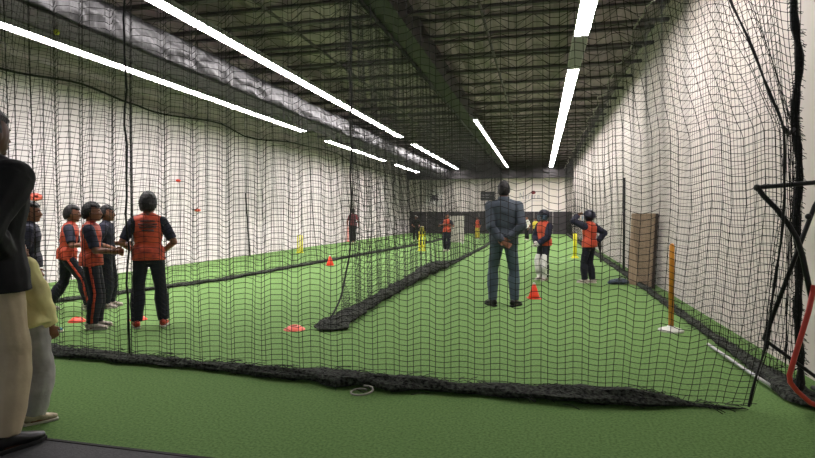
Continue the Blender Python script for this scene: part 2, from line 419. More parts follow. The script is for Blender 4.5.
for q in range(900):
    p = ep[rng.randrange(43)]+V((0, 0, rng.random()*.1)); a = rng.random()*2*PI
    d = V((math.cos(a), math.sin(a), rng.uniform(-.5, .5)))*rng.uniform(.028, .05)
    b.strand([p, p+d*.6, p+d+V((0, 0, -.01))], .0024)
b.build('gathered_edge', M['rope'], t)
b = MB(); b.tube([rightnet(i, NRV) for i in range(0, NRU+1, 4)], .012, 6); b.build('top_cord', M['rope_grey'], t, smooth=True)
# spare flap between the front net's edge and the gathered edge
def flap(i, j):
    z = .25+4.05*j/NFV; s = i/NFU; xa = rx(z); xb = 1.71-.1*z/4.4
    return V((xa+(xb-xa)*s+.01*math.sin(z*5+i), 3.97+.2*s+.05*math.sin(s*9+z), z+.03*math.sin(s*4)+.015*math.sin(i)))
NFU, NFV = 13, 70
net_grid(flap, NFU, NFV, .0024).build('edge_flap', M['net'], t, fixn=False)

# middle net hanging from the track beam
NMU = int(29.5/.07); NMV = int(4.25/.07)
def midnet(i, j):
    z = .05+4.22*j/NMV; s = i/NMU
    y0 = 5.62+.85*(1-math.exp(-z*3.2))
    yy = y0+(36.5-y0)*(s**1.12)
    ph = yy*2*PI/.5
    k = math.exp(-(yy-6.4)/3)
    x = -2.3-.16*(z/4.3)+(.03+.06*k)*math.sin(ph)+.06*noise.noise(V((yy*.6, z*.4, 2)))
    return V((x, yy+.02*math.sin(ph*2), z+.02*noise.noise(V((yy*.7, z*.8, 6)))))
t = thing('net_curtain', 'black divider net in the middle, its slack bottom heaped on the turf', 'net', (0, 0, 0))
net_grid(midnet, NMU, NMV, .0027).build('netting', M['net'], t, fixn=False)
path = [(-2.27, 5.50, .19, .05), (-2.28, 5.75, .15, .08), (-2.30, 7.5, .10, .10), (-2.34, 9.5, .12, .11), (-2.32, 12.2, .18, .16), (-2.24, 13.3, .15, .12), (-2.2, 14, .07, .06), (-2.1, 21, .06, .06), (-2.3, 36.4, .08, .08)]
hb, hp = heap(path, 0, 0, 7.7); fuzz(hb, hp, 9, 1)
hb.build('bottom_hem', M['netpile'], t)
b = MB(); b.tube([V((-2.3+.01*math.sin(z), 5.62+.85*(1-math.exp(-(z*.1)*3.2)), .05+z*.1)) for z in range(43)], .011, 7); b.build('edge_cord', M['rope'], t, smooth=True)

# left net below the tarp beam
NLU = int(31.3/.075); NLV = int(3.75/.075)
def leftnet(i, j):
    z = .03+3.76*j/NLV; yy = 5.0+31.3*i/NLU
    ph = yy*2*PI/.62
    fx = (-7.0+(yy-5.8)*.29) if yy < 9.3 else (-5.98+(yy-9.3)*.076)
    x = -5.98+(max(-7.0, min(-4.9, fx))+5.98)*(1-z/3.8)+.06*math.sin(ph)+.05*noise.noise(V((yy*.6, z*.4, 12)))
    return V((x, yy, z+.025*noise.noise(V((yy*.7, z*.8, 16)))-.04*math.sin(PI*z/3.8)*abs(math.sin(yy*PI/2.2))))
t = thing('net_curtain', 'black net hanging below the tarp wrapped beam at left', 'net', (0, 0, 0))
net_grid(leftnet, NLU, NLV, .0026).build('netting', M['net'], t, fixn=False)
path = [(-7.0, 5.0, .08, .05), (-7.0, 5.8, .08, .05), (-5.98, 9.3, .08, .055), (-5.55, 15, .08, .06), (-5.17, 20, .09, .06), (-4.9, 24, .1, .06), (-4.9, 36.2, .1, .06)]
hb, hp = heap(path, 0, 0, 2.7); fuzz(hb, hp, 12, .4)
hb.build('bottom_hem', M['netpile'], t)

# sagging cable along the white wall's top
rp = [(3, 3.72), (7.48, 3.75), (9.06, 3.88), (10.47, 3.76), (11.18, 3.71), (13.84, 3.88), (15.46, 3.7), (19, 3.95), (22.58, 4.05), (26, 3.8), (30.3, 3.75), (36.5, 3.85)]
pts = []
for (a, za), (c, zc) in zip(rp[:-1], rp[1:]):
    for i in range(8):
        s = i/8; ss = s*s*(3-2*s); pts.append((XL+.06, a+(c-a)*s, za+(zc-za)*ss-.0))
b = MB(); b.tube(pts, .022, 7)
tag(b.build('wall_rope', M['rope'], smooth=True), 'black rope sagging along the top of the white left wall', 'rope')
# white loop of cord by the front hem
b = MB(); b.tube([(-1.23+.07*math.cos(a)+.02*a*.2, 3.62+.085*math.sin(a), .012+.004*a) for a in [i*2*PI/28*1.12+1.2 for i in range(29)]], .0075, 7)
tag(b.build('cord_loop', M['rope_grey'], smooth=True), 'small pale cord loop lying at the front net hem', 'rope')
# rod on the floor along the right net
b = MB(); b.tube([(1.57, 5.72, .035), (1.60, 4.85, .035), (1.63, 4.4, .035)], .014, 9)
tag(b.build('metal_rod', M['steel'], smooth=True), 'thin grey metal rod lying along the right net hem', 'rod')

# ------------------------------------------------------------------ people
def ik(a, t, l1, l2, pole):
    d = t-a; L = min(d.length, (l1+l2)*.999); d = d.normalized()
    t = a+d*L; c = (l1*l1-l2*l2+L*L)/(2*L); h = math.sqrt(max(0, l1*l1-c*c))
    p = V(pole); p = p-d*p.dot(d); p = p.normalized() if p.length > 1e-5 else d.orthogonal().normalized()
    return a+d*c+p*h, t

def hand_into(b, w, d, n, S, curl=.5, side=1):
    """palm, four unequal bent fingers and a thumb leaving the palm's side; d along the forearm, n palm normal"""
    d = d.normalized(); n = (n-d*n.dot(d)).normalized(); s = d.cross(n)*side; k = S/1.75
    b.tube([w-d*.02*k, w+d*.02*k, w+d*.06*k, w+d*.09*k], [(.026*k, .020*k), (.030*k, .018*k), (.040*k, .016*k), (.038*k, .013*k)], 10, lat=s)
    for q, (o, L) in enumerate(((-.033, .058), (-.011, .074), (.011, .079), (.033, .070))):
        p = w+d*.085*k+s*o*k; dr = (d+s*o*2.5).normalized(); pts = [p-d*.02*k, p]
        a = 0
        for f in (.45, .32, .25):
            a += curl*(1.0 if f > .4 else .9)
            dd = dr*math.cos(a)+n*math.sin(a); p = p+dd*(L*f*k); pts.append(p)
        b.tube(pts, [.0088*k, .0092*k, .0086*k, .0080*k, .0066*k], 7)
    p = w+d*.025*k+s*.026*k
    d1 = (d*.6+s*.75+n*.25).normalized(); d2 = (d*.9+s*.25+n*.45).normalized()
    b.tube([p-s*.01*k, p+d1*.035*k, p+d1*.035*k+d2*.028*k, p+d1*.035*k+d2*.05*k], [.0125*k, .011*k, .0095*k, .0075*k], 7)

def person(name, label, loc, rz, H, pose, out, group=None, vox=None):
    vox = vox or .009
    t = thing(name, label, 'person', loc, rz, group)
    g = pose.get
    kid = H < 1.65
    hh = (.145 if kid else .13)*H
    bw = out.get('bulk', 1.0)*(1.0 if not kid else .93)
    lean = g('lean', 0); sl = g('side', 0); tw = g('twist', 0)
    px = g('hipx', 0)*H; py = g('hipy', 0)*H; pz = g('hipz', .525)*H
    pel = V((px, py, pz))
    up = V((math.sin(sl), math.sin(lean)*math.cos(sl), math.cos(lean)*math.cos(sl)))
    ty = g('hipyaw', 0)
    lat0 = V((math.cos(ty), math.sin(ty), 0)); lat1 = V((math.cos(ty+tw), math.sin(ty+tw), -math.sin(sl)))
    top = (.825 if not kid else .81)*H; spine = top-.525*H
    neck = pel+up*spine
    fw1 = up.cross(lat1).normalized()
    sh = {}; hip = {}
    shw = (.108 if not kid else .098)*H*bw
    for s, nm in ((-1, 'L'), (1, 'R')):
        sh[nm] = pel+up*(spine-.040*H)+lat1*(s*shw)+V((0, 0, g('shrug'+nm, 0)*H))
        hip[nm] = pel+lat0*(s*.047*H)
    # joints
    knee = {}; ank = {}; elb = {}; wri = {}; fyaw = {}
    for nm, s in (('L', -1), ('R', 1)):
        f = g('foot'+nm, (s*.06, 0, .04)); fy = g('fyaw'+nm, -s*.15); fyaw[nm] = fy
        tgt = V((f[0]*H, f[1]*H, f[2]*H if len(f) > 2 else .04*H))
        fwd = V((-math.sin(fy+ty), math.cos(fy+ty), 0))
        knee[nm], ank[nm] = ik(hip[nm], tgt, .245*H, .245*H, fwd+V((s*.1, 0, 0)))
        w = V(g('wrist'+nm, (s*.135, .03, .475)))*H
        elb[nm], wri[nm] = ik(sh[nm], w, .172*H, .152*H, V(g('pole'+nm, (s*.5, -1, -.1))))
    def torso(b, inf, z0, z1, hem=0):
        prof = [(-.06, .062, .050), (-.035, .082, .060), (0, .094, .066), (.05, .086, .060), (.09, .082, .056), (.15, .090, .061), (.21, .100, .064), (.255, .104, .060), (.283, .088, .050), (.30, .055, .042), (.315, .036, .036)]
        pts = []; rr = []; sc = spine/(.30*H)
        for z, w, d in prof:
            if z < z0 or z > z1: continue
            k = z/.3; la = lat0.lerp(lat1, max(0, min(1, k)))
            pts.append(pel+up*(z*H*sc)); bl = out.get('belly', 1) if z < .16 else 1
            rr.append((w*H*bw*(1 if z < .2 else 1)+inf, d*H*bw*bl+inf))
        if hem:   # loosen the lower edge
            q_ = max(inf, out.get('legloose', .012)+.012)
            for w_ in range(3): rr[w_] = (max(rr[w_][0], .099*H*bw+q_)+hem*(1-.3*w_), max(rr[w_][1], .066*H*bw+q_)+hem*(1-.3*w_))
        b.tube(pts, rr, 18, lat=lat0.lerp(lat1, .6))
        if z1 > .2:
            for nm in 'LR': b.tube([pel+up*(spine+.002*H), (pel+up*(spine-.018*H)).lerp(sh[nm], .55), sh[nm]], [.030*H+inf*.6, .032*H+inf*.7, .030*H+inf*.7], 10)
        return pts
    LR = [.052, .050, .043, .036, .039, .026]
    def leg(b, nm, inf, z_end=1.0, cuff=0, n=12):
        h, k, a = hip[nm], knee[nm], ank[nm]
        pts = [h+(h-k).normalized()*.01, h.lerp(k, .3), h.lerp(k, .65), k, k.lerp(a, .3), k.lerp(a, .97)]
        rr = [LR[i]*H*bw+inf+(cuff if i > 3 else 0) for i in range(6)]
        if z_end < 1: pts = pts[:4]; rr = rr[:4]
        b.tube(pts, rr, n); b.ball(k, LR[3]*H*bw+inf+cuff*.5, nu=10, nv=8)
    AR = [.036, .031, .027, .025, .0165]
    def arm(b, nm, inf, upto=5, n=10, endk=1.0):
        s_, e, w = sh[nm], elb[nm], wri[nm]
        pts = [s_, s_.lerp(e, .5), e, e.lerp(w, .3), e.lerp(w, .98)][:upto]
        if upto == 2: pts = [s_, s_.lerp(e, .5), s_.lerp(e, .85)]
        rr = [AR[i]*H*bw+inf for i in range(len(pts))]
        if upto == 5: rr[-1] = (.019*H+inf)*endk
        b.tube(pts, rr, n); b.ball(s_, AR[0]*H*bw*.98+inf*.9, nu=10, nv=8)
        if upto > 2: b.ball(e, AR[2]*H*bw+inf, nu=10, nv=8)
    # ---- head frame
    hy, hp = g('hyaw', 0), g('hpitch', 0)
    HM = Matrix.Rotation(ty+tw+hy, 3, 'Z') @ Matrix.Rotation(sl*.5, 3, 'Y') @ Matrix.Rotation(-hp-lean*.4, 3, 'X')
    hx, hyy, hz = hh*.335, hh*.42, hh*.5
    nk = (up*.75+V((0, 0, .25))).normalized()
    hc = neck+nk*((.024 if kid else .032)*H)+V((0, 0, hz*.92))+HM @ V((0, hh*.08, 0))
    P = lambda x, y, z: hc+HM @ V((x*hh, y*hh, z*hh))
    # ---- body (one continuous surface)
    b = MB()
    torso(b, 0, -1, 1)
    b.tube([neck-up*.03*H, neck+nk*.02*H, hc+HM @ V((0, -hh*.08, -hz*.3))], [.040*H*bw, .033*H*bw, .032*H*bw], 12)
    b.ball(hc, (hx, hyy, hz), HM, 18, 14, lambda d: 1-(.10 if d.z < -.3 and d.y < 0 else 0)*(-d.z))
    b.ball(P(0, .10, -.24), (hx*.78, hyy*.72, hz*.52), HM, 14, 10)          # jaw
    b.ball(P(0, .30, -.40), (hx*.35, hyy*.24, hz*.16), HM, 10, 8)           # chin
    b.tube([P(0, .385, .06), P(0, .45, -.06), P(0, .485, -.12), P(0, .40, -.16)], [.028*hh, .042*hh, .058*hh, .04*hh], 8)   # nose
    b.tube([P(-.2, .33, .10), P(0, .40, .10), P(.2, .33, .10)], [.03*hh, .04*hh, .03*hh], 8)
    b.tube([P(-.10, .385, -.245), P(0, .42, -.235), P(.10, .385, -.245)], .03*hh, 8)
    for s in (-1, 1):
        b.ball(P(s*.335, -.03, -.04), (.035*hh, .075*hh, .125*hh), HM, 10, 8)   # ears
    for nm in 'LR':
        leg(b, nm, 0); arm(b, nm, 0)
        s = -1 if nm == 'L' else 1
        fd = V((-math.sin(fyaw[nm]+ty), math.cos(fyaw[nm]+ty), 0)); a = ank[nm]
        b.tube([a+V((0, 0, .02*H)), a-V((0, 0, .015*H))-fd*.005*H, a+fd*.06*H-V((0, 0, .022*H)), a+fd*.09*H-V((0, 0, .026*H))], [.024*H, .024*H, .020*H, .012*H], 9)
        d = (wri[nm]-elb[nm]).normalized()
        n = V(g('palm'+nm, (-s, .2, 0)))
        hd = V(g('hand'+nm)) if g('hand'+nm) else d
        hand_into(b, wri[nm], hd, n, H, g('curl'+nm, .42), s if (d.cross(n)).dot(V((0, 1, .3))) * s > 0 else -s)
    e = MB()
    for s in (-1, 1):
        e.mi = 1; e.ball(P(s*.135, .345, .03), (.052*hh, .036*hh, .03*hh), HM, 10, 8)
        e.mi = 2; e.ball(P(s*.135, .372, .03), (.024*hh, .018*hh, .026*hh), HM, 8, 6)
        e.mi = 2; e.tube([P(s*.07, .395, .115), P(s*.14, .39, .135), P(s*.215, .335, .105)], .014*hh, 6)
    e.mi = 3; e.tube([P(-.085, .405, -.245), P(0, .44, -.24), P(.085, .405, -.245)], [.014*hh, .02*hh, .014*hh], 6)
    b.remesh('body', [M[out.get('skin', 'skin')], M['eyewhite'], M['eye'], M['lip']], vox*.8, t, 2, extra=e)
    # ---- hair
    if out.get('hair', 1):
        b = MB(); vol = out.get('hairvol', 1.2)
        def hf(d):
            face = d.y > .15 and d.z < .42+.18*(d.y < .5)
            low = d.z < (-.45 if d.y > -.4 else -.66)
            side = d.y > -.15 and d.z < -.12
            if face or low or side: return .8
            return vol+.05*noise.noise(V((d.x*5, d.y*5, d.z*5)))+.025*noise.noise(V((d.x*14, d.y*14, d.z*14)))
        b.ball(hc+HM @ V((0, -hh*.015, hh*.01)), (hx, hyy, hz), HM, 36, 24, hf)
        b.build('hair', M['hair'], t, smooth=True)
    # ---- trousers
    li = out.get('legloose', .012)
    b = MB(); torso(b, max(li*.3, .010), -.07, .03)
    for nm in 'LR': leg(b, nm, li, cuff=out.get('cuff', .012))
    tr = b.remesh('trousers', M[out['trousers']], vox, t, 3, wr=out.get('twr', .006), wf=8/H)
    if out.get('legstripe'):
        for nm, s in (('L', -1), ('R', 1)):
            b = MB(); h, k, a = hip[nm], knee[nm], ank[nm]
            o = lat0*s
            b.tube([h+o*(LR[0]*H*bw+li-.002), h.lerp(k, .5)+o*(LR[1]*.95*H*bw+li-.001), k+o*(LR[3]*H*bw+li+.006), k.lerp(a, .35)+o*(LR[4]*H*bw+li+.010), k.lerp(a, .93)+o*(LR[5]*H*bw+li+.012)], [(.008, .013)]*5, 8, lat=o)
            b.build('side_stripe', M['stripe'], tr, smooth=True)
    # ---- top
    ti = out.get('loose', .014); hem = out.get('hemz', -.05)
    b = MB(); torso(b, ti, hem, .305, out.get('hemflare', .008))
    slv = out.get('sleeves', 'half'); same = out.get('sleeve', out['top']) == out['top']
    if same:
        for nm in 'LR': arm(b, nm, ti*.75, 5 if slv == 'long' else 2, endk=.95)
    b.remesh(out.get('topname', 'jersey'), M[out['top']], vox, t, 3, wr=out.get('wr', .008), wf=8/H)
    if not same:
        for nm in 'LR':
            b = MB(); arm(b, nm, ti*.85, 5 if slv == 'long' else 2)
            b.remesh('sleeve', M[out['sleeve']], vox, t, 3, wr=.005, wf=9/H)
    if out.get('collar'):
        b = MB(); b.tube([neck-up*.012*H, neck+up*out.get('collarh', .022)*H], [(.05*H, .047*H), (.044*H, .043*H)], 16, lat=lat1); b.build('collar', M[out['collar']], t, smooth=True)
    if out.get('print'):
        b = MB(); s = out['print']
        for i in range(4):
            z = .25-.022*i; L = (.048, .062, .056, .04)[i]; r_ = .064*H*bw+ti
            pp = [pel+up*(z*H)+lat1*(x*L*H)+fw1*(s*(r_*(1-.10*x*x)+.002)) for x in (-1, -.6, -.2, .2, .6, 1)]
            b.tube(pp, [(.006, .0085*H)]*6, 6, lat=fw1)
        b.build('back_print' if s < 0 else 'front_print', M['print'], t, smooth=True)
    # ---- shoes
    for nm, s in (('L', -1), ('R', 1)):
        fd = V((-math.sin(fyaw[nm]+ty), math.cos(fyaw[nm]+ty), 0)); sd = V((fd.y, -fd.x, 0)); a = ank[nm]
        lift = a.z-.04*H; z0 = max(0, lift); k = H/1.6; pt = out.get('toe', 1)
        tip = V((0, 0, 0)) if lift < .01 else V((0, 0, -lift*.55))
        sec = [(-.075, .026, .055), (-.06, .036, .075), (-.01, .038, .078), (.04, .040, .066), (.09, .045, .048), (.13, .042, .038), (.165, .026*pt, .026)]
        base = V((a.x, a.y, z0))
        b = MB(); b.tube([base+fd*(y*k)+V((0, 0, .014+h_*k*.5))+tip*max(0, y/.165) for y, w, h_ in sec], [(w*k, h_*k*.56) for y, w, h_ in sec], 14, lat=sd)
        b.tube([a+V((0, 0, .045*k)), base+V((0, 0, .03*k))], [.036*k, .040*k], 12)
        sh_o = b.remesh('shoe', M[out.get('shoe', 'shoe_white')], vox*.8, t, 2)
        b = MB(); ss = [(-.085, .024), (-.06, .038), (-.01, .038), (.04, .041), (.09, .047), (.135, .043), (.172, .024*pt)]
        up_ = []; vs = []
        for y, w in ss:
            for q, zz in ((-1, .001), (1, .001), (1, .020*k), (-1, .020*k)):
                vs.append(base+fd*(y*k)+sd*(q*w*k)+V((0, 0, zz))+tip*max(0, y/.165))
        kk = len(ss); fs = [(i*4+j, i*4+(j+1) % 4, i*4+4+(j+1) % 4, i*4+4+j) for i in range(kk-1) for j in range(4)]+[(0, 1, 2, 3), tuple((kk-1)*4+j for j in (3, 2, 1, 0))]
        b.add(vs, fs); b.build('sole', M[out.get('sole', 'sole')], sh_o, bev=.004)
        if out.get('laces'):
            b = MB()
            for q in range(4):
                y = .03+.022*q; hgt = .014+(.072-.009*q)*k
                b.tube([base+fd*(y*k)+sd*(-.022*k)+V((0, 0, hgt-.008)), base+fd*(y*k)+V((0, 0, hgt+.004)), base+fd*(y*k)+sd*(.022*k)+V((0, 0, hgt-.008))], .0045, 6)
            b.build('laces', M['white'], sh_o, smooth=True)
    # ---- cricket gear
    if out.get('helmet'):
        b = MB()
        b.ball(hc+HM @ V((0, -hh*.02, hh*.06)), (hx*1.72, hyy*1.5, hz*1.3), HM, 26, 18, lambda d: 1 if not (d.z < -.25 or (d.y > .3 and d.z < .18)) else .78)
        hm = b.build('helmet', M['helmet'], t, smooth=True)
        b = MB(); b.tube([P(0, .42, .24), P(0, .68, .21), P(0, .84, .17)], [(.38*hh, .02*hh), (.30*hh, .02*hh), (.16*hh, .015*hh)], 14, lat=HM @ V((1, 0, 0))); b.build('peak', M['helmet'], hm, smooth=True)
        b = MB()
        for q in range(4):
            z = .06-.13*q; b.tube([P(.54*math.sin(a), .05+.62*math.cos(a)*(1 if q < 3 else .9), z) for a in [-1.45+i*2.9/10 for i in range(11)]], .016*hh, 6)
        for a in (-.9, 0, .9): b.tube([P(.54*math.sin(a), .05+.62*math.cos(a), .08), P(.50*math.sin(a), .05+.58*math.cos(a), -.34)], .014*hh, 6)
        b.build('face_grille', M['grille'], hm, smooth=True)
    if out.get('cap'):
        b = MB(); b.ball(hc+HM @ V((0, 0, hh*.12)), (hx*1.14, hyy*1.1, hz*.95), HM, 20, 14, lambda d: 1 if d.z > -.05 else .7)
        cp = b.build('cap', M[out['cap']], t, smooth=True)
        b = MB(); b.tube([P(0, .30, .13), P(0, .5, .12), P(0, .64, .09)], [(.3*hh, .02*hh), (.28*hh, .02*hh), (.14*hh, .015*hh)], 12, lat=HM @ V((1, 0, 0))); b.build('cap_peak', M[out['cap']], cp, smooth=True)
    if out.get('pads'):
        for nm in out['pads']:
            k, a = knee[nm], ank[nm]; f = V((-math.sin(fyaw[nm]), math.cos(fyaw[nm]), 0)); sd = V((f.y, -f.x, 0))
            b = MB(); off = f*.035*H
            b.tube([k.lerp(hip[nm], .35)+off, k.lerp(hip[nm], .08)+off*1.1, k+off*1.15, k.lerp(a, .3)+off, k.lerp(a, .7)+off*.9, a+off*1.1+V((0, 0, -.005*H))], [(.042*H, .018*H), (.052*H, .026*H), (.052*H, .028*H), (.050*H, .024*H), (.045*H, .022*H), (.040*H, .02*H)], 14, lat=sd)
            p = b.remesh('batting_pad', M['white'], vox, t, 2)
            for q in (.2, .5, .8):
                b = MB(); c = k.lerp(a, q); b.tube([c+V((.047*H*math.cos(w), .047*H*math.sin(w), 0)) for w in [i*2*PI/14 for i in range(15)]], .006*H, 6); b.build('strap', M['base_white'], p, smooth=True)
            b = MB()
            for q in (-.024, 0, .024): b.tube([k.lerp(a, .1)+off*1.75+sd*q*H, k.lerp(a, .8)+off*1.65+sd*q*H], .009*H, 8)
            b.build('pad_rib', M['white'], p, smooth=True)
    if out.get('gloves'):
        for nm in out['gloves']:
            s = -1 if nm == 'L' else 1; d = (wri[nm]-elb[nm]).normalized(); w = wri[nm]
            b = MB(); b.tube([w-d*.05*H, w+d*.0*H, w+d*.045*H], [(.026*H, .024*H), (.028*H, .024*H), (.030*H, .022*H)], 10)
            gl = b.remesh('batting_glove', M['white'], vox*.7, t, 2)
            b = MB(); n = V(g('palm'+nm, (-s, .2, 0))); n = (n-d*n.dot(d)).normalized(); sdv = d.cross(n)
            for q in (-.018, -.006, .006, .018): b.tube([w+d*.04*H+sdv*q*H, w+d*.07*H+sdv*q*H+n*.012*H, w+d*.08*H+sdv*q*H+n*.03*H], .0062*H, 7)
            b.build('finger_roll', M['white'], gl, smooth=True)
    return t

BOY = dict(top='orange', sleeve='navy', trousers='navy_dark', shoe='shoe_white', loose=.02, hemz=-.04, hemflare=.01, topname='jersey')
def o(**k): d = dict(BOY); d.update(k); return d
R = math.radians
# adult in black at the left edge
person('person', 'person in black jacket and khaki trousers standing cut off at the left edge', (-2.89, 2.30, .012), R(-8), 1.85,
    dict(footR=(.075, -.0, .04), footL=(-.08, .0, .04), fyawR=-.12, fyawL=.1, wristR=(.072, .012, .565), wristL=(-.072, .02, .55), handR=(-.9, .1, .15), handL=(.9, .1, .1), palmR=(0, -1, 0), palmL=(0, -1, 0), curlR=.1, curlL=.1, poleR=(.6, -1, -.1), poleL=(-.6, -1, -.1), hyaw=.15, side=.03),
    dict(top='black', trousers='khaki', sleeves='long', topname='jacket', shoe='shoe_black', sole='sole_dark', loose=.045, hemz=-.07, hemflare=.012, legloose=.010, cuff=.008, skin='skin_dark', twr=.008, wr=.012, collar='black', toe=.8, bulk=1.10), vox=.008)
# child in pale yellow top, head hidden behind the adult
person('person', 'child in pale yellow top and grey sweatpants just beyond the adult in black', (-3.02, 2.66, 0), R(-12), 1.20,
    dict(footR=(.03, .0, .04), footL=(-.13, .02, .04), fyawR=-.4, fyawL=-.3, side=-.40, lean=-.03, wristR=(.10, .05, .50), wristL=(-.16, .1, .5), poleR=(1, -.3, -.1), hyaw=.2),
    dict(top='yellowtop', trousers='greypants', sleeves='long', topname='sweatshirt', shoe='shoe_cream', sole='shoe_cream' if 0 else 'sole', loose=.04, hemz=-.07, hemflare=.012, legloose=.024, cuff=.012, twr=.012, wr=.014, laces=1, bulk=1.05), vox=.008)
# boys inside the cage, left
person('person', 'boy in dark navy with teal shoes, half hidden behind the adult in black', (-5.30, 4.70, 0), R(-45), 1.44,
    dict(footR=(.06, .10, .04), footL=(-.05, -.03, .04), wristR=(.15, .04, .47), hyaw=-.1), o(top='navy', shoe='shoe_teal', sleeves='half'))
person('person', 'boy in orange jersey striding to the right, left of the other orange boys', (-6.05, 5.90, 0), R(-52), 1.47,
    dict(footR=(.03, .17, .05), footL=(-.05, -.17, .055), lean=.12, hipz=.50, wristR=(.09, .19, .60), wristL=(-.09, .19, .62), poleR=(.8, -1, -.2), curlR=.6, curlL=.6), o(legstripe=1, print=0))
person('person', 'boy in orange jersey and striped dark trousers holding up a fist, in profile', (-4.87, 5.07, 0), R(-55), 1.44,
    dict(footR=(.06, .01, .04), footL=(-.05, .03, .04), wristR=(.055, .185, .60), wristL=(-.03, .18, .585), poleR=(.7, -1, -.3), curlR=1.1, curlL=1.0, hpitch=-.02), o(legstripe=1))
person('person', 'boy mostly hidden behind the boy with a raised fist, navy sleeve showing', (-5.78, 6.28, 0), R(-60), 1.43,
    dict(footR=(.06, .0, .04), footL=(-.06, .02, .04), wristR=(.14, .10, .57), wristL=(-.1, .16, .6)), o(top='navy'))
person('person', 'boy in orange jersey seen from behind, orange shoes, right of the group of boys', (-4.30, 5.29, 0), R(36), 1.55,
    dict(footR=(.095, .0, .04), footL=(-.085, .0, .04), wristR=(.11, .10, .56), wristL=(-.11, .10, .56), poleR=(.7, -1, 0), poleL=(-.7, -1, 0), hyaw=-.25), o(print=-1, shoe='shoe_orange', hairvol=1.3))
# coach
person('person', 'man in slate grey jacket and jeans with hands clasped behind his back', (-.49, 7.68, 0), R(4), 1.765,
    dict(footR=(.085, 0, .04), footL=(-.085, 0, .04), fyawR=-.5, fyawL=.5, wristR=(.030, -.085, .535), wristL=(-.010, -.092, .51), poleR=(1, -.35, 0), poleL=(-1, -.35, 0),
         palmR=(0, -1, .2), palmL=(0, -1, .2), handR=(-.8, -.1, -.5), handL=(.8, -.1, -.4), curlR=.5, curlL=.5, hpitch=-.05, hyaw=-.05),
    dict(top='slate', trousers='jeans', sleeves='long', topname='jacket', shoe='shoe_black', sole='sole_dark', loose=.022, hemz=-.04, legloose=.008, cuff=.006, hairvol=1.14, wr=.012, twr=.007, bulk=1.0, collar='slate', collarh=.04))
# batters on the right
person('person', 'young batter in orange vest, helmet and white pads, facing left', (.08, 10.95, 0), R(138), 1.38,
    dict(footR=(.05, .0, .04), footL=(-.06, .03, .04), wristR=(.03, .14, .535), wristL=(-.03, .15, .52), poleR=(1, -.7, 0), poleL=(-1, -.7, 0), curlR=.9, curlL=.9),
    o(top='orange2', sleeves='long', sleeve='navy', helmet=1, pads='LR', gloves='LR', hair=0, loose=.036))
person('person', 'young player in orange vest and dark helmet, one arm raised to the helmet', (.90, 10.66, 0), R(48), 1.37,
    dict(footR=(.045, -.02, .04), footL=(-.06, .03, .04), fyawR=.3, fyawL=.3, wristL=(-.055, .165, .915), poleL=(-1, .5, .1), handL=(.5, -.3, .35), palmL=(0, -1, -.2), wristR=(.135, -.03, .56), poleR=(1, -.6, .2), handR=(-.7, .3, -.4), palmR=(0, 1, -.3), hyaw=.1),
    o(top='orange2', sleeves='long', sleeve='navy', helmet=1, hair=0, loose=.032))
# far players
person('person', 'far player in dark red striped jersey walking away near the left wall', (-8.22, 23.4, 0), R(22), 1.60,
    dict(footR=(.03, .1, .04), footL=(-.04, -.1, .05), wristR=(.15, -.02, .49), wristL=(-.16, .05, .5)), o(top='red_top', sleeve='red_top', trousers='black', shoe='shoe_black'), vox=.014)
person('person', 'far boy in orange vest facing the camera with arms held to the chest', (-3.18, 19.0, 0), R(172), 1.36,
    dict(footR=(.05, 0, .04), footL=(-.05, 0.05, .04), wristR=(.06, .13, .70), wristL=(-.06, .13, .68), poleR=(1, -.2, -.5), poleL=(-1, -.2, -.5), curlR=1, curlL=1), o(top='orange2'), vox=.012)
person('person', 'far player in dark clothes and white cap against the dark wall padding', (-5.9, 26.0, 0), R(200), 1.30,
    dict(footR=(.08, 0, .04), footL=(-.08, 0, .04), wristR=(.1, .15, .55), wristL=(-.1, .15, .55), lean=.15), o(top='black', sleeve='black', trousers='black', cap='white', hair=0), vox=.015)
person('person', 'far child in orange top and yellow trousers left of the man in the slate jacket', (-3.2, 28.9, 0), R(150), 1.22,
    dict(footR=(.06, 0, .04), footL=(-.06, 0, .04), wristR=(.12, .12, .6)), o(top='orange2', trousers='yellow_cloth'), vox=.015)
person('person', 'far child in white shirt and dark trousers by the wall padding', (-.62, 28.3, 0), R(120), 1.24,
    dict(footR=(.06, 0, .04), footL=(-.06, 0, .04)), o(top='white', sleeve='white', trousers='black'), vox=.015)
person('person', 'far child in yellow shirt partly hidden behind the padded batter', (-.22, 28.6, 0), R(160), 1.14,
    dict(footR=(.06, 0, .04), footL=(-.06, 0, .04)), o(top='yellow_cloth', sleeve='yellow_cloth', trousers='black'), vox=.015)

# ------------------------------------------------------------------ cricket equipment
def stump_set(label, loc, rz, m, cap, h=.71, w=.114):
    t = thing('stump_set', label, 'stumps', loc, rz)
    b = MB(); b.box((-w-.035, -.06, 0), (w+.035, .06, .035)); b.build('base', M[m], t, bev=.01)
    for x in (-w*.86, 0, w*.86):
        b = MB(); b.lathe([(.024, .03), (.026, .08), (.023, h*.6), (.021, h-.02), (.012, h)], (x, 0, 0), 14); b.build('stump', M[m], t, smooth=True)
    for s in (-1, 1):
        b = MB(); b.lathe([(.007, 0), (.010, .02), (.007, .04), (.010, .07), (.006, .10)], n=10)
        o_ = b.build('bail', M[cap], t, smooth=True); o_.rotation_euler = (0, PI/2, 0); o_.location = (-.05+s*w*.43, 0, h+.005)
    return t
stump_set('yellow stumps with base standing near the white left wall', (-7.79, 16.83, 0), .3, 'yellow', 'yellow', .58, .085)
s = stump_set('tall yellow stumps with base on the turf left of the middle net', (-4.04, 18.8, 0), .15, 'yellow', 'olive', .70)
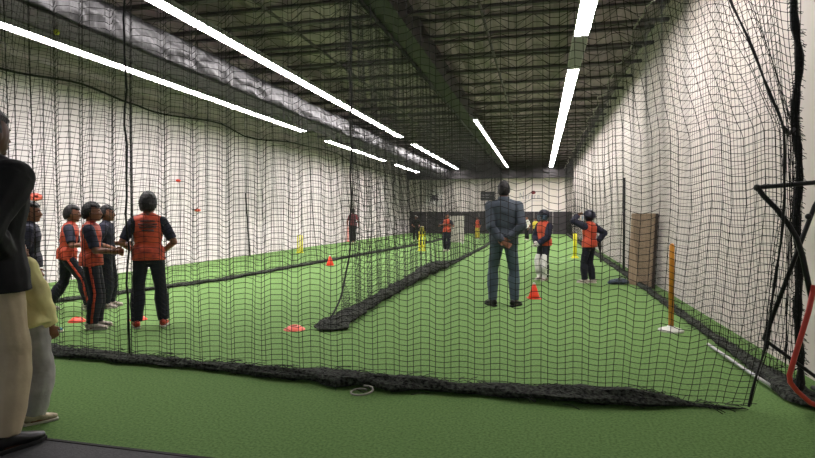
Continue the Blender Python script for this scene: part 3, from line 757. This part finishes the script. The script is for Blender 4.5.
b = MB(); b.lathe([(.075, .69), (.085, .72), (.085, .80), (.06, .86), (.02, .88)], (0, .0, 0), 16); b.build('top_cap', M['olive'], s, smooth=True)
b = MB(); b.box((-.118, -.012, .12), (.118, .012, .20)); b.box((-.118, -.012, .52), (.118, .012, .60)); b.build('cross_bar', M['yellow'], s)
stump_set('pale red stumps against the far white left wall', (-8.8, 24.6, 0), .2, 'pinkplastic', 'pinkplastic', .72)
def single(name, label, cat, loc, h, r, m, mb, rb):
    t = thing(name, label, cat, loc)
    b = MB(); b.lathe([(r, .02), (r, h*.97), (r*.5, h)], n=14); b.build('post', M[m], t, smooth=True)
    b = MB(); b.lathe([(rb, 0), (rb, .015), (rb*.75, .03), (r*1.6, .045), (r*1.3, .06)], n=24); b.build('base', M[mb], t, smooth=True)
    return t
single('target_stump', 'single orange practice post on a pale round base by the right net', 'stump', (1.40, 6.45, 0), .96, .027, 'postorange', 'base_white', .13)
single('target_stump', 'single bright yellow stump beside the player with the raised arm', 'stump', (1.01, 16.8, 0), .74, .055, 'yellow', 'yellow', .12)
def cone(label, loc, h=.24):
    t = thing('traffic_cone', label, 'cone', loc, .3)
    k = h/.24; b = MB(); b.box((-.095*k, -.095*k, 0), (.095*k, .095*k, .015)); b.build('cone_base', M['redplastic'], t, bev=.006)
    b = MB(); b.lathe([(.09*k, .012), (.074*k, .06*k), (.038*k, .17*k), (.022*k, h-.02), (.014*k, h)], n=20); b.build('cone_body', M['redplastic'], t, smooth=True)
    b = MB(); b.lathe([(.0225*k, h-.025), (.022*k, h-.01), (.014*k, h+.004), (.004, h+.006)], n=16); b.build('cone_tip', M['base_white'], t, smooth=True)
cone('orange red training cone on the turf right of the man in the slate jacket', (-.08, 8.48, 0))
cone('orange red training cone beside the left net hem', (-5.15, 12.9, 0), .25)
def disc(name, label, loc, m, r=.1, h=.05, rot=(0, 0, 0)):
    b = MB(); b.lathe([(r, 0), (r*.98, .006), (r*.45, h), (r*.3, h), (r*.28, h-.006), (r*.42, h-.008), (r*.9, .0)], n=24)
    o_ = b.build(name, M[m], smooth=True, loc=loc); o_.rotation_euler = rot
    return tag(o_, label, 'marker')
disc('disc_marker', 'pale red disc marker lying alone on the turf near the middle net', (-2.64, 5.55, 0), 'pinkplastic', .12, .045)
disc('disc_marker', 'orange disc marker on the turf behind the fist-raising boy', (-5.36, 5.36, 0), 'redplastic', .1)
disc('disc_marker', 'orange disc marker on the turf left of the boy seen from behind', (-4.72, 5.62, 0), 'redplastic', .1)
disc('wall_marker', 'small red disc fixed high on the white left wall', (XL+.016, 12.1, 2.14), 'redplastic', .10, .03, (0, PI/2, 0)).scale = (.4, 1, 1)
disc('wall_marker', 'small pale orange disc fixed on the left wall, lower than the red one', (XL+.016, 12.9, 1.40), 'pinkplastic', .14, .03, (0, PI/2, 0)).scale = (.3, 1, 1)
disc('wall_marker', 'red disc fixed on the left wall above the navy boy', (XL+.016, 8.05, 1.60), 'pinkplastic', .16, .03, (0, PI/2, 0)).scale = (.45, 1, 1)

# plywood board leaning on the right wall
t = thing('plywood_board', 'brown plywood board leaning against the cream right wall', 'board', (1.75, 10.4, 0), R(26))
b = MB(); b.box((-.03, -.30, 0), (.0, .34, 1.30)); bd = b.build('board_face', M['ply'], t, bev=.004); bd.rotation_euler = (0, R(3.0), 0)
b = MB(); b.box((.0, -.30, 0), (.06, .34, 1.30)); bd = b.build('board_shade', M['ply_shade'], t, bev=.004); bd.rotation_euler = (0, R(3.0), 0)  # added slab, board's side shadow put into its dark colour
# black poles
b = MB(); b.tube([(1.86, 13.2, .0), (1.86, 13.25, 2.12)], .028, 10)
tag(b.build('net_pole', M['tube'], smooth=True), 'black upright pole beside the right net, left of the plywood board', 'pole')
b = MB(); b.tube([(XL+.30, 15.1, 0), (XL+.05, 15.3, 1.95)], .022, 10)
tag(b.build('leaning_pole', M['tube'], smooth=True), 'thin black pole leaning against the white left wall', 'pole')
# kit bag on the turf
t = thing('kit_bag', 'small grey blue bag slumped on the turf below the black pole', 'bag', (1.44, 10.6, 0), .3)
b = MB(); b.ball((0, 0, .05), (.16, .09, .06), None, 16, 10, lambda d: 1+.2*noise.noise(d*3)); b.ball((-.13, .02, .04), (.10, .07, .05), None, 12, 8); b.remesh('bag_body', M['bag'], .01, t, 3, wr=.012, wf=14)
b = MB(); b.tube([(-.08, -.03, .08), (-.03, -.05, .14), (.05, -.05, .14), (.09, -.02, .09)], .009, 7); b.build('bag_strap', M['rope'], t, smooth=True)
# bat tucked behind the raised-arm player's back
t = thing('cricket_bat', 'dark bat handle sticking out behind the player with raised arm', 'bat', (1.12, 10.82, .60), R(40))
b = MB(); b.tube([(.02, .04, .0), (.0, 0, -.22)], .018, 10); b.build('handle', M['teal_grip'], t, smooth=True)
b = MB(); b.tube([(.02, .04, .0), (.03, .06, .08), (.05, .1, .26)], [(.02, .012), (.05, .018), (.05, .02)], 10, lat=(1, 0, 0)); b.build('blade', M['teal_grip'], t, smooth=True)

# folding tube frame at right edge
t = thing('training_frame', 'black tube frame with a red base tube standing at the right edge', 'frame', (1.6, 4.05, 0))
def P2(x, y, z): return (x-1.6, y-4.05, z)
b = MB(); b.tube([P2(1.385, 4.03, 1.45), P2(1.73, 4.03, 1.48), P2(1.98, 4.03, 1.50)], .015, 10); b.build('top_bar', M['tube'], t, smooth=True)
b = MB(); b.tube([P2(1.385, 4.03, 1.455), P2(1.42, 4.03, 1.40), P2(1.50, 4.03, 1.31), P2(1.57, 4.03, 1.21), P2(1.62, 4.03, 1.12), P2(1.655, 4.03, 1.0), P2(1.685, 4.03, .85), P2(1.71, 4.03, .72)], .017, 10); b.build('curved_arm', M['tube'], t, smooth=True)
b = MB(); b.tube([P2(1.80, 4.06, 1.46), P2(1.73, 4.06, 1.33), P2(1.45, 4.06, .44)], .014, 10); b.build('diagonal_strut', M['tube'], t, smooth=True)
b = MB(); b.tube([P2(1.45, 4.06, .445), P2(1.72, 4.06, .24), P2(1.9, 4.06, .10)], .012, 10); b.build('lower_strut', M['tube'], t, smooth=True)
b = MB(); b.tube([P2(1.71, 4.0, .82), P2(1.68, 4.0, .64), P2(1.61, 4.0, .36), P2(1.58, 4.0, .23), P2(1.585, 4.0, .185), P2(1.625, 4.0, .13), P2(1.70, 4.0, .06), P2(1.79, 4.0, .025), P2(1.95, 4.0, .02)], .016, 10); b.build('red_base_tube', M['redtube'], t, smooth=True)
b = MB(); b.tube([P2(1.95, 4.0, .02), P2(1.96, 4.06, .03), P2(1.95, 4.06, .1), P2(1.9, 4.06, .1)], .018, 10); b.tube([P2(1.93, 4.0, .02), P2(1.93, 4.5, .02)], .018, 10); b.build('foot', M['tube'], t, smooth=True)
b = MB(); b.ball(P2(1.385, 4.03, 1.45), .022); b.build('joint', M['tube'], t, smooth=True)
b = MB(); b.ball(P2(1.69, 4.045, 1.26), .02); b.build('joint', M['tube'], t, smooth=True)
# tennis ball stuck by the low lights
tag(MB.build((lambda m: (m.ball((0, 0, 0), .04, None, 16, 12), m)[1])(MB()), 'tennis_ball', M['ball'], smooth=True, loc=(-6.42, 6.15, 3.762)), 'yellow green tennis ball lodged under the tarp wrapped beam', 'ball')

# ------------------------------------------------------------------ far wall signs and panel
YS = YB-.002
t = thing('wall_sign', 'dark rectangular sign on the far wall left of the man', 'sign', (-3.49, YS, 2.56))
b = MB(); b.box((-.48, -.05, -.30), (.48, 0, .30)); b.build('panel', M['sign_dark'], t, bev=.01)
b = MB(); b.box((-.40, -.056, .05), (.30, -.049, .10)); b.box((-.40, -.056, -.12), (.1, -.049, -.08)); b.build('lettering', M['ink_grey'], t)
t = thing('wall_banner', 'white banner with a dark winged emblem on the far left wall section', 'banner', (-7.2, YS, 2.46))
b = MB(); b.box((-.58, -.03, -.62), (.58, 0, .62)); b.build('banner_sheet', M['sign_white'], t)
b = MB()
for s in (-1, 1):
    for q in range(4):
        b.tube([(s*.04, -.035, .12-.06*q), (s*(.2+.02*q), -.035, .26-.14*q), (s*(.40-.05*q), -.035, .20-.17*q)], [(.03, .006), (.05, .006), (.012, .006)], 8, lat=(0, 0, 1))
b.lathe([(.10, -.02), (.10, .0)], (0, 0, 0), 16)
b.tube([(-.02, -.035, .2), (.0, -.035, 0), (.04, -.035, -.22)], [(.07, .006), (.09, .006), (.03, .006)], 8, lat=(1, 0, 0))
b.build('emblem', M['ink'], t)
t = thing('wall_logo', 'grey lettered logo with a dark red ball on the far wall, right', 'sign', (-.60, YS, 2.62))
b = MB(); hgt = .34
def stroke(pts, w=.045): b.tube([(x, -.02, z) for x, z in pts], [(w*.5, .008)]*len(pts), 6, lat=(1, 0, 0))
stroke([(-.72, -.28), (-.72, .16)]); stroke([(-.72, .16), (-.5, -.28)]); stroke([(-.5, -.28), (-.5, .22)])
x = -.36
for q in range(5):
    stroke([(x, -.28), (x, -.02)]); stroke([(x, -.04), (x+.09, -.04)], .05)
    if q % 2 == 0: stroke([(x+.09, -.02), (x+.09, -.28)])
    x += .2
stroke([(-.2, .03), (.1, .12)], .03)
b.box((-.75, -.02, -.42), (.78, 0, -.39))
b.build('lettering', M['ink_grey'], t)
b = MB(); b.ball((.16, -.03, .16), (.15, .02, .12), None, 20, 12); b.build('red_ball', M['ink_red'], t, smooth=True)
t = thing('rebound_board', 'pale board standing on the turf behind the far orange boy', 'board', (-3.62, 24.0, 0), 0)
b = MB(); b.box((-.36, -.02, .06), (.36, .02, 1.24)); b.build('board_face', M['cream_panel'], t, bev=.008)
for s in (-1, 1):
    b = MB(); b.box((s*.30-.03, -.2, 0), (s*.30+.03, .2, .06)); b.build('foot', M['steel'], t, bev=.006)

# faint chalk creases on the turf
for i, (x0, x1, y) in enumerate(((-1.6, 1.3, 15.4), (-1.6, 1.3, 16.6))):
    b = MB(); b.box((x0, y-.025, .0), (x1, y+.025, .003)); o_ = b.build('trim_%d' % (i+1), M['crease']); o_['kind'] = 'structure'

# ------------------------------------------------------------------ light, camera
w = bpy.data.worlds.new('world'); SC.world = w; w.use_nodes = True
w.node_tree.nodes['Background'].inputs[0].default_value = (.9, .95, 1, 1); w.node_tree.nodes['Background'].inputs[1].default_value = .15
cd = bpy.data.cameras.new('camera'); cam = bpy.data.objects.new('camera', cd); COL.objects.link(cam)
cd.sensor_width = 36; cd.lens = 36*545/815; cd.clip_start = .05; cd.clip_end = 200
cam.location = (0, 0, 1.27)
cam.rotation_euler = (PI/2-math.atan(14/545), 0, math.atan(132.5/545))
SC.camera = cam
vs = SC.view_settings; SC.display_settings.display_device = 'sRGB'
vs.view_transform = 'Standard'; vs.look = 'None'; vs.gamma = 1; vs.use_curve_mapping = False
vs.exposure = 1.3
